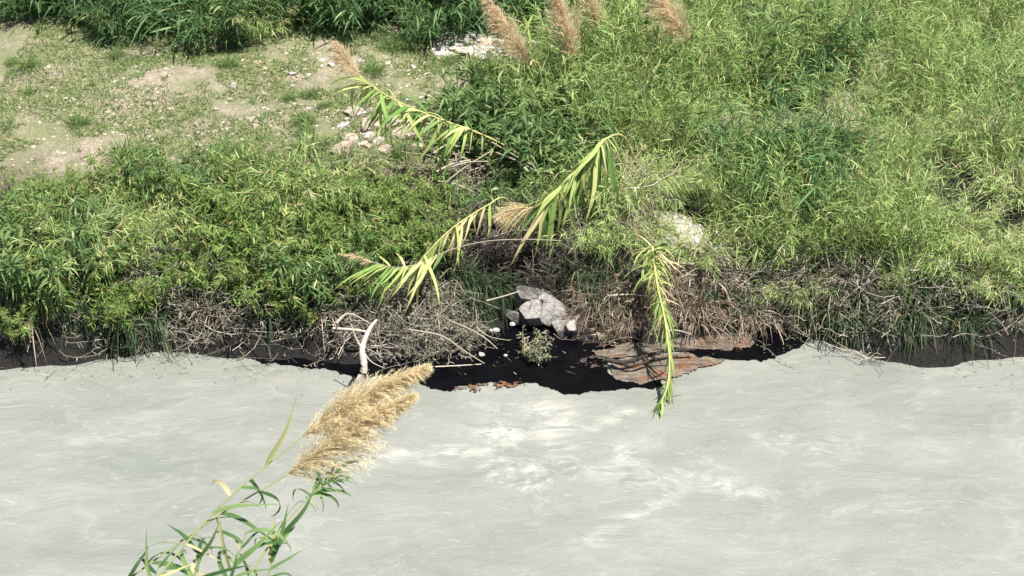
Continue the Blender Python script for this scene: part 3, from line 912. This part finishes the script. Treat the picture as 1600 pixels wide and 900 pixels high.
tangle('cane_litter', hits([(700, 270), (740, 268), (720, 292), (760, 290), (790, 275)]), 90, (.25, .9), (.005, .011), 'stem_dry',
       'heap of broken pale dry canes between shrubs and deep green bush', 'dry canes', 13, .2, .3, 0, 'straw', .14, var=(.28, .25), sag=.05)
tangle('twig_tangle', hits([(700, 300), (650, 285), (690, 320), (720, 325), (670, 300)]), 260, (.12, .4), (.002, .004), 'straw',
       'straw coloured litter beside the leafy shrubs', 'litter', 14, .2, .5, 5, 'straw', .1)
tangle('twig_tangle', hits([(920, 460), (950, 465), (980, 480), (940, 500), (970, 510), (1000, 470), (1050, 450), (1060, 410), (1030, 480)]), 420, (.15, .5), (.002, .0045), 'straw',
       'matted straw and brown twigs on the bank right of the rocks', 'litter', 15, .2, .45, 5, 'straw', .09, var=(.4, .3))
tangle('twig_tangle', hits([(990, 330), (1010, 360), (980, 390), (1030, 330), (1000, 410)]), 160, (.3, .8), (.003, .006), 'stem_dry',
       'thin dry upright stalks in the front of the reed stand', 'dry stalks', 16, .16, 1.6, 3, 'straw', .42)
tangle('twig_tangle', hits([(535, 500), (560, 480), (545, 520), (580, 500), (590, 545)]), 150, (.2, .7), (.003, .006), 'twig',
       'dry sticks and leaves around the bleached branch on the left', 'twigs', 17, .15, .5, 6, 'twig_leaf', .1, var=(.65, .25))
for k, (x0, lb) in enumerate([(0, 'grey mass of dead stems along the water edge at far left'), (1090, 'grey mass of dead stems along the water edge at far right')]):
    C = hits([(x0 + PR.uniform(0, 510), PR.uniform(440, 512)) for q in range(40)])
    tangle('dry_brush', C, 900, (.2, .8), (.0025, .007), 'twig', lb, 'brush', 21 + k, .3, .6, 9, 'twig_leaf', .16, (.07, .012), (.5, .27))
tangle('dry_weeds', hits([(560, 300), (590, 296), (575, 318), (610, 305), (545, 285)]), 130, (.2, .5), (.002, .004), 'straw',
       'reddish tan dry weeds rising above the left shrub patch', 'weeds', 18, .16, 1.6, 7, 'plume_pink', .34, (.05, .009), (.6, .2))

tangle('dead_brush', hits([(690, 400), (730, 390), (770, 385), (810, 392), (850, 395), (890, 405), (760, 420), (840, 425), (900, 435)]), 260, (.3, .9), (.003, .006), 'twig',
       'upright grey brown dead stems standing in the dark hollow behind the bent canes', 'dead stems', 20, .14, 1.8, 3, 'twig_leaf', .3, (.06, .010), (.3, .28), .1)

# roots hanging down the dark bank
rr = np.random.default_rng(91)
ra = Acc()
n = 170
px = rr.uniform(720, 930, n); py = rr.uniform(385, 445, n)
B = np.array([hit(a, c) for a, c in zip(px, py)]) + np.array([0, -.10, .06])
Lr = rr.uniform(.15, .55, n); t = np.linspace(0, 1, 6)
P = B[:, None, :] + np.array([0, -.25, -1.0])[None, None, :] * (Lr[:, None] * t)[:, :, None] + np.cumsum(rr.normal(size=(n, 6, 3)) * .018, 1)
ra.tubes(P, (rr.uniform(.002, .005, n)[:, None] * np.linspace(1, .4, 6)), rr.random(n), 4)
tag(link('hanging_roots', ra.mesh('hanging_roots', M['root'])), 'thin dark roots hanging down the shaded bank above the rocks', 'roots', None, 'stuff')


fb = np.random.default_rng(123)
n = 420
fx = fb.uniform(-7, 7, n); fy = shore(fx) - np.abs(fb.normal(size=n)) * .28 + .05
sel = fb.random(n) < .08
fx[sel] = fb.uniform(-1.3, 1.2, sel.sum()); fy[sel] = fb.uniform(13.75, 14.6, sel.sum())
bb = np.stack([fx, fy, wave_z(fx, fy) + .022], 1)
dd = fb.normal(size=(n, 3)) * np.array([1, .7, .04])
da = Acc()
da.ribbons(bb, dd, fb.uniform(.015, .04, n) * (1 + 3 * fb.random(n) ** 4), fb.uniform(.004, .012, n), 0.0, np.clip(fb.normal(.2, .3, n), 0, 1), 2, np.array([.5, 1, .3]), np.cross(norm(dd), np.array([0, 0, 1.0])))
tag(link('floating_debris', da.mesh('floating_debris', M['twig_leaf'])), 'bits of dead leaf and twig floating along the water edge', 'debris', None, 'stuff')


# ------------------------------------------------------------------ single sticks and branches
def stick(name, pts, r0, r1, mat, label, cat='stick', group=None, side=(), sides=8, n=24, knots=0.0):
    P = spline(pts, n)
    rng = np.random.default_rng(len(label) * 7 + int(abs(P[0, 0]) * 100))
    base = P[0].copy()
    acc = Acc()
    rad = np.linspace(r0, r1, n) * (1 + knots * rng.normal(size=n))
    acc.tubes((P - base)[None], rad[None], np.array([rng.uniform(.35, .95)]), sides)
    o = link(name, acc.mesh(name, M[mat], True), None, base)
    tag(o, label, cat, group)
    for k, (pp, a, c) in enumerate(side):
        S = spline(pp, 10) - base
        ac = Acc(); ac.tubes(S[None], np.linspace(a, c, 10)[None], np.array([.6]), 6)
        link('side_branch', ac.mesh('side_branch', M[mat], True), o)
    return o


stick('bleached_branch', [at(545, 640, 13.2), at(558, 605, 13.25), at(569, 575, 13.3), at(566, 545, 13.4), at(577, 515, 13.55), at(588, 500, 13.7)], .058, .014, 'branch',
      'thick bleached bent branch rising out of the water at left', 'branch', None,
      [([at(567, 548, 13.4), at(580, 565, 13.3), at(600, 575, 13.2)], .008, .003), ([at(570, 575, 13.3), at(574, 590, 13.25), at(577, 602, 13.2)], .007, .003), ([at(566, 545, 13.4), at(556, 528, 13.45), at(548, 505, 13.5)], .012, .004)], 10, 26, .02)
stick('dead_cane', [at(520, 510, 14.3), at(545, 485, 14.5), at(571, 453, 14.7)], .024, .016, 'stem_dry', 'tan dead cane slanting up to the right behind the bleached branch', group='dead canes on the left')
stick('dead_cane', [at(520, 513, 14.1), at(550, 515, 14.1), at(578, 519, 14.1)], .014, .012, 'stem_dry', 'pale dead cane lying level behind the bleached branch', group='dead canes on the left')
stick('dead_cane', [at(525, 505, 14.0), at(545, 490, 14.2), at(578, 505, 14.1)], .012, .006, 'stem_dry', 'thin kinked dead stalk crossing behind the bleached branch', group='dead canes on the left')
stick('fallen_stick', [at(640, 515, 14.0), at(690, 525, 13.9), at(725, 548, 13.8), at(757, 568, 13.8)], .012, .006, 'stem_dry', 'long grey stick running from twig tangle down onto the black slick', group='sticks at the slick')
stick('fallen_stick', [at(680, 573, 13.75), at(720, 571, 13.8), at(752, 569, 13.85)], .007, .005, 'stem_dry', 'thin level stick lying on the black slick edge', group='sticks at the slick')
stick('fallen_stick', [at(700, 500, 14.5), at(735, 515, 14.3), at(760, 530, 14.15), at(777, 545, 14.1)], .012, .006, 'stem_dry', 'grey stick ending right of the white foam lumps', group='sticks at the slick')
stick('fallen_stick', [at(745, 512, 14.4), at(765, 526, 14.25), at(795, 532, 14.1)], .007, .004, 'stem_dry', 'short grey twig beside the white foam lumps', group='sticks at the slick')
stick('fallen_stick', [at(760, 470, 14.8), at(790, 462, 14.85), at(812, 455, 14.9)], .009, .006, 'stem_dry', 'short pale stick in front of the dark bank above the stained rock')
stick('fallen_stick', [at(950, 462, 14.9), at(985, 460, 14.9), at(1015, 463, 14.9)], .010, .008, 'stem_dry', 'brown stick level across the straw heap')
stick('dead_cane', [at(1035, 412, 15.2), at(1060, 411, 15.2), at(1085, 413, 15.2)], .014, .012, 'stem_dry', 'short level dead cane end right of the hanging cane top')
stick('fallen_stick', [at(1035, 520, 14.3), at(1055, 516, 14.3), at(1080, 522, 14.3)], .012, .008, 'stem_dry', 'pale stick lying by the mud bar behind the hanging cane')
stick('driftwood_root', [at(945, 562, 14.05), at(975, 566, 13.95), at(1010, 556, 14.05), at(1045, 548, 14.15), at(1085, 546, 14.2)], .028, .016, 'wetwood', 'dark wet root running along the mud bar edge, upper one', 'driftwood', 'driftwood roots', (), 7, 26, .15)
stick('driftwood_root', [at(950, 560, 14.1), at(985, 572, 13.9), at(1020, 562, 14.0), at(1060, 556, 14.0)], .02, .010, 'wetwood', 'dark wet root along the mud bar edge, lower one', 'driftwood', 'driftwood roots', (), 7, 26, .15)
# dry stems crossing the litter
stick('dead_cane', [at(868, 278, 16.8), at(820, 252, 16.6), at(768, 222, 16.5)], .013, .010, 'stem_dry', 'upper of two pale dead canes slanting behind the deep green bush', group='slanting dead canes')
stick('dead_cane', [at(862, 283, 16.7), at(815, 255, 16.5), at(775, 238, 16.4)], .011, .009, 'stem_dry', 'lower of two pale dead canes slanting behind the deep green bush', group='slanting dead canes')
for k, (a, c) in enumerate([((682, 268), (735, 250)), ((690, 290), (770, 235)), ((715, 305), (712, 240)), ((700, 262), (765, 252)), ((685, 283), (740, 300))]):
    p, q = at(*a, 16.35), at(*c, 16.6)
    stick('dead_cane', [p, (p + q) / 2 + np.array([0, 0, .03]), q], .010, .008, 'stem_dry', 'bare dry cane lying on top of the cane litter heap', group='canes on the litter heap')
rag = link('plastic_scrap', patch('plastic_scrap_tmp', np.array([(-.07, -.04), (.02, -.05), (.08, -.01), (.04, .04), (-.04, .04)]), M['rag'], 0, .012, .05, 71, None, .12, True).data, None, at(712, 258, 16.45), 0, .6)
bpy.data.objects.remove(bpy.data.objects['plastic_scrap_tmp'])
rag.rotation_euler = (.7, .2, .4)
tag(rag, 'crumpled blue plastic scrap caught in the dry cane litter', 'plastic')


# ------------------------------------------------------------------ giant canes: stem, single leaves, plume
def leaf_mesh(name, mat, droop, twist, seed, w=.068):
    rng = np.random.default_rng(seed)
    k = 9
    t = np.linspace(0, 1, k)
    a = droop * t ** 1.4
    dx, dz = np.cos(a), -np.sin(a)
    x = np.concatenate([[0], np.cumsum((dx[1:] + dx[:-1]) / 2)]) / (k - 1)
    z = np.concatenate([[0], np.cumsum((dz[1:] + dz[:-1]) / 2)]) / (k - 1)
    W = w * np.interp(t, [0, .08, .3, .6, 1], [.55, .9, 1.0, .72, .04])
    V, A = [], []
    for i in range(k):
        tw = twist * t[i]
        yv = np.array([math.sin(tw) * math.sin(a[i]), math.cos(tw), math.sin(tw) * math.cos(a[i])])
        nv = np.array([math.sin(a[i]), 0, math.cos(a[i])])
        c = np.array([x[i], .015 * math.sin(t[i] * 7 + seed), z[i]])
        V += [c - yv * W[i] / 2 + nv * W[i] * .16, c, c + yv * W[i] / 2 + nv * W[i] * .16]
        A += [t[i]] * 3
    F = []
    for i in range(k - 1):
        b = i * 3
        F += [(b, b + 1, b + 4, b + 3), (b + 1, b + 2, b + 5, b + 4)]
    return quad_mesh(name, np.array(V), np.array(F), M[mat], True, np.full(len(V), .5), np.array(A))


LEAF = [leaf_mesh('leaf', 'cane_leaf', dr, tw, i) for i, (dr, tw) in enumerate([(.5, .3), (.8, -.4), (1.1, .5), (1.4, -.3), (.25, .2), (1.0, .9)])]
LEAF_BENT = [leaf_mesh('leaf', 'cane_leaf', dr, tw, 40 + i, .07) for i, (dr, tw) in enumerate([(1.7, .3), (2.0, -.5), (2.3, .6), (1.5, -.7), (1.9, 1.1)])]
LEAF_GREEN = [leaf_mesh('leaf', 'cane_green', dr, tw, 60 + i, .08) for i, (dr, tw) in enumerate([(1.5, .3), (1.9, -.5), (2.2, .6), (.9, -.7), (.5, .4)])]
LEAF_DRY = [leaf_mesh('leaf', 'cane_dry', dr, tw, 20 + i, .06) for i, (dr, tw) in enumerate([(.6, .8), (1.0, -1.2), (1.3, 1.0)])]


def plume_mesh(P, seed, width, mat, n=260, hairs=13, curl=.25, sidew=.0028):
    """feathery seed head round a curved axis P (k,3)"""
    rng = np.random.default_rng(seed)
    acc = Acc()
    k = len(P) - 1
    f = rng.random(n) ** .9
    i = np.minimum((f * k).astype(int), k - 1); w = (f * k - i)[:, None]
    base = P[i] * (1 - w) + P[i + 1] * w
    tan = norm(P[i + 1] - P[i])
    rad = norm(np.cross(tan, rng.normal(size=tan.shape)))
    prof = np.interp(f, [0, .10, .28, .5, .75, 1], [.5, .9, 1.0, .72, .33, .07])
    d = norm(tan * .86 + rad * rng.uniform(.15, .75, (n, 1)))
    L = width * 2.0 * prof * rng.uniform(.7, 1.2, n)
    t = np.linspace(0, 1, 6)
    Q = base[:, None, :] + d[:, None, :] * (L[:, None] * t)[:, :, None]
    Q[:, :, 2] -= (curl * L)[:, None] * t ** 2
    acc.tubes(Q, np.linspace(.0022, .0008, 6)[None, :] * (sidew / .0028), np.clip(rng.normal(.4, .2, n), 0, 1), 3)
    m = n * hairs
    idx = np.repeat(np.arange(n), hairs); g = rng.uniform(.12, .99, m)
    j = np.minimum((g * 5).astype(int), 4); w2 = (g * 5 - j)[:, None]
    b2 = Q[idx, j] * (1 - w2) + Q[idx, j + 1] * w2
    t2 = norm(Q[idx, j + 1] - Q[idx, j])
    d2 = norm(t2 * .9 + rng.normal(size=t2.shape) * .27)
    acc.ribbons(b2, d2, width * rng.uniform(.12, .32, m), sidew * rng.uniform(.7, 1.5, m), .15, np.clip(rng.normal(.55, .24, m), 0, 1), 2, np.array([.8, 1, .15]), None, rng)
    acc.tubes(P[None], np.linspace(.006, .0015, len(P))[None] * (sidew / .0028), np.array([.3]), 5)
    return acc.mesh('plume', M[mat])


def cane(name, label, pts, r0, r1, leaves=(), plume=None, group=None, cat='reed', seed=0, node=.16, stem_var=.4, bent=False, stem_mat='cane_stem', green=False):
    """leaves: (f0, f1, count, length, (down, forward, lateral), dry share); plume: (points, width, mat, n, hairs)"""
    rng = np.random.default_rng(500 + seed)
    P = spline(pts, 60)
    base = P[0].copy(); P = P - base
    t = thing(name, label, cat, base, 0, group)
    seg = np.concatenate([[0], np.cumsum(np.linalg.norm(np.diff(P, axis=0), axis=1))])
    ph = (seg / node) % 1.0
    rad = np.linspace(r0, r1, 60) * (1 + .16 * np.exp(-((ph - .5) / .1) ** 2))
    a = Acc(); a.tubes(P[None], rad[None], np.array([stem_var]), 8)
    link('stem', a.mesh('stem', M[stem_mat], True), t)
    k = 59
    for (f0, f1, cnt, L, (dn, fw, lat), dry) in leaves:
        for q in range(cnt):
            f = f0 + (f1 - f0) * (q + rng.uniform(-.6, .6) + .5) / cnt
            f = min(max(f, 0), .999)
            i = int(f * k); w = f * k - i
            p = P[i] * (1 - w) + P[i + 1] * w
            tan = norm(P[min(i + 2, k)] - P[max(i - 1, 0)])
            sgn = 1 if q % 2 else -1
            sid = norm(np.cross(tan, np.array([0, 0, 1.0])) + 1e-6)
            d = tan * fw * rng.uniform(.75, 1.25) + np.array([0, 0, -1.0]) * dn * rng.uniform(.6, 1.3) + sid * sgn * lat * rng.uniform(.6, 1.2) + rng.normal(size=3) * .32
            d = Vector(d).normalized()
            up = Vector((0, 0, 1)) + Vector(sid * sgn * .5)
            if abs(d.z) > .72: up = Vector((rng.normal() * .55, -1.0, .35))
            yv = up.cross(d).normalized(); zv = d.cross(yv)
            if zv.z < 0 and abs(d.z) < .72: yv, zv = -yv, -zv
            s = L * rng.uniform(.5, 1.3)
            Mx = Matrix(((d.x, yv.x, zv.x), (d.y, yv.y, zv.y), (d.z, yv.z, zv.z))).to_4x4()
            isdry = rng.random() < dry
            me = LEAF_DRY[rng.integers(3)] if isdry else LEAF[rng.integers(6)]
            if dn > .8 and not isdry: me = LEAF[[0, 4, 1][rng.integers(3)]]
            if green and not isdry: me = LEAF_GREEN[rng.integers(5)]
            elif bent and dn < .5 and not isdry: me = LEAF_BENT[rng.integers(5)]
            o = link('leaf', me, t)
            o.matrix_basis = Matrix.Translation(p) @ Mx @ Matrix.Scale(s, 4)
    if plume:
        pp, width, mt, n, hairs = plume[:5]
        Q = spline(pp, 16) - base
        link('plume', plume_mesh(Q, seed + 40, width, mt, n, hairs, *(plume[5:])), t)
    return t


# arching cane over the open flat (upper left)
cane('arching_cane', 'long arching cane with rows of drooping pale leaves across the upper left',
     [at(905, 315, 17.3), at(850, 268, 17.1), at(790, 228, 16.9), at(740, 205, 16.8), at(690, 187, 16.7), at(640, 167, 16.6), at(600, 147, 16.55), at(566, 124, 16.5)], .014, .006,
     [(.42, .98, 46, .62, (.25, .62, .65), .04), (.42, .97, 34, .56, (1.0, .45, .35), .06), (.92, .99, 6, .45, (.1, 1.0, .4), .0), (.16, .42, 8, .36, (1.0, .3, .2), .7)],
     ([at(566, 124, 16.5), at(550, 108, 16.5), at(536, 90, 16.5), at(524, 68, 16.5)], .18, 'plume_pink', 260, 13), seed=1, bent=True)
# drooping plume cane in the middle
cane('drooping_cane', 'drooping cane with long striped hanging leaves and a tan plume in the middle',
     [on_ground(2.0, 17.6) - np.array([0, 0, .05]), at(1000, 260, 17.0), at(975, 214, 16.5), at(948, 216, 16.05), at(925, 240, 15.8), at(895, 272, 15.6), at(862, 302, 15.45), at(836, 324, 15.35)], .015, .006,
     [(.42, .97, 40, .80, (1.6, .22, .25), .0), (.44, .93, 34, .62, (.0, 1.1, .30), .0), (.36, .54, 8, .42, (1.1, .2, .4), .6)],
     ([at(836, 324, 15.35), at(818, 327, 15.33), at(798, 333, 15.3), at(776, 340, 15.28)], .17, 'plume', 320, 14), seed=2)
# yellow cane drooping to the left
cane('yellow_cane', 'arched cane with yellow green leaf fan and thin plume pointing to the left edge',
     [on_ground(.75, 15.9), at(872, 376, 15.4), at(820, 374, 15.2), at(760, 377, 15.0), at(705, 390, 14.8), at(660, 410, 14.65), at(620, 418, 14.55), at(582, 410, 14.5)],   .007, .004,
     [(.60, .97, 48, .52, (.45, .9, .5), .1), (.68, .96, 12, .46, (1.0, .6, .3), .0)],
     ([at(582, 410, 14.5), at(565, 404, 14.5), at(548, 399, 14.5), at(528, 396, 14.5)], .055, 'plume', 150, 9), seed=3, stem_mat='stem_dry')
cane('withered_cane', 'withered cane with drooping tan and yellow leaves above the dark bank hollow',
     [on_ground(.15, 16.3), at(790, 310, 15.8), at(760, 322, 15.5), at(730, 340, 15.2), at(700, 362, 14.95), at(672, 390, 14.75), at(648, 418, 14.6)], .010, .004,
     [(.30, .72, 18, .50, (.75, .75, .2), .7), (.70, .99, 20, .55, (.7, .8, .3), .15)], None, seed=4)
# hanging cane over the water (right)
cane('hanging_cane', 'green cane hanging straight down over the water on the right',
     [on_ground(1.62, 15.35), at(1018, 385, 14.95), at(1022, 410, 14.75), at(1028, 450, 14.4), at(1037, 490, 14.05), at(1043, 530, 13.7), at(1046, 570, 13.5), at(1042, 605, 13.25), at(1032, 630, 13.1)], .015, .005,
     [(.06, .50, 96, .42, (.75, .85, .62), .10), (.04, .44, 50, .38, (.1, .4, .9), .25), (.42, .84, 30, .36, (.9, .8, .14), .0), (.78, .995, 28, .32, (.7, .9, .32), .0)], None, seed=5)
# plume canes standing among the reeds at the top
for k, (base, pl, w, lb) in enumerate([
        ((838, 150, 19.6), [(828, 104), (806, 66), (780, 28), (752, -12)], .26, 'tan plume leaning left across the white stones at the top'),
        ((908, 150, 19.4), [(897, 98), (889, 62), (878, 24), (866, -16)], .30, 'tan upright plume between dark reeds, middle of the top edge'),
        ((945, 110, 20.0), [(934, 50), (926, 22), (916, -6), (905, -36)], .28, 'tan plume just cut off by the top edge right of the upright one'),
        ((1090, 130, 19.6), [(1078, 66), (1058, 38), (1038, 8), (1020, -30)], .34, 'broad tan plume in the upper right corner of the reeds')]):
    Y = base[2]
    cane('plume_cane', lb, [hit(base[0], base[1]), at((base[0] + pl[0][0]) / 2, (base[1] + pl[0][1]) / 2, Y - .5), at(*pl[0], Y - .9)], .011, .006, [(.3, .95, 5, .4, (.3, .7, .5), .0)],
         ([at(a, c, Y - .9 - .05 * q) for q, (a, c) in enumerate(pl)], w * .85, 'plume_pink', 520, 16), 'plume canes along the top', seed=10 + k)
# plumes reaching in over the water from the left, nearer than the bank
for k, (pl, w, Y, lb) in enumerate([
        ([(470, 684), (530, 645), (596, 605), (664, 575)], .19, 9.0, 'upper straw coloured plume reaching over the water from the left'),
        ([(448, 742), (510, 700), (575, 656), (642, 620)], .20, 8.85, 'lower straw coloured plume reaching over the water from the left')]):
    q0 = at(*pl[0], Y)
    cane('water_plume', lb, [at(40 - 260 * k, 1180 + 60 * k, 6.6), at(190 - 120 * k, 975 + 30 * k, 7.6), at(335 - 30 * k, 800 + 30 * k, 8.4), q0], .0085, .005, [(.30, .9, 12, .5, (.3, .6, .6), .25)],
         ([at(a, c, Y) for a, c in pl], w, 'plume', 620, 20), 'plumes over the water at left', seed=20 + k, green=True, stem_mat='stem_green')
p = at(528, 735, 8.8)
tk = cane('green_shoot', 'green leafy shoot under the two straw plumes at the water', [at(200, 1230, 6.5), at(340, 985, 7.6), at(440, 825, 8.4), p], .01, .004,
          [(.80, .99, 34, .26, (.1, .7, .9), .0)], None, seed=30, green=True, stem_mat='stem_green')
for i, (px, py, h, lx) in enumerate([(842, 168, 1.3, -.25), (880, 150, 1.5, .1), (925, 168, 1.4, -.2), (958, 140, 1.6, .25), (1000, 150, 1.7, .1), (1040, 190, 1.5, -.25), (1090, 160, 1.6, .2), (985, 235, 1.3, .3), (1050, 270, 1.2, .2), (905, 232, 1.2, -.3)]):
    g = hit(px, py)
    cane('young_cane', 'young cane with broad arching leaves standing up from the reeds, ' + ORD[[0, 1, 3, 4, 6, 7, 9, 5, 8, 2][i]] + ' from left', [g, g + np.array([lx * .3, -.05, h * .5]), g + np.array([lx, -.2, h])], .010, .004,
         [(.25, .97, 15, .42, (-.2, .6, .8), .03)], None, 'young canes in the stand', seed=70 + i, bent=True, green=i % 3 > 0)
for i, (px, py, Y) in enumerate(in_order([(250, 880, 8.0), (320, 850, 8.2), (385, 830, 8.3), (440, 835, 8.4)])):
    q = at(px, py, Y)
    cane('waterside_cane', 'leafy dark green cane below the straw plumes at lower left, ' + ORD[i] + ' from left',
         [at(px - 150, py + 420, Y - 1.6), at(px - 60, py + 180, Y - .6), q], .011, .004, [(.35, .99, 26, .42, (-.05, .7, .75), .04)], None, 'waterside canes at lower left', seed=90 + i, green=True, stem_var=.3, stem_mat='stem_green')
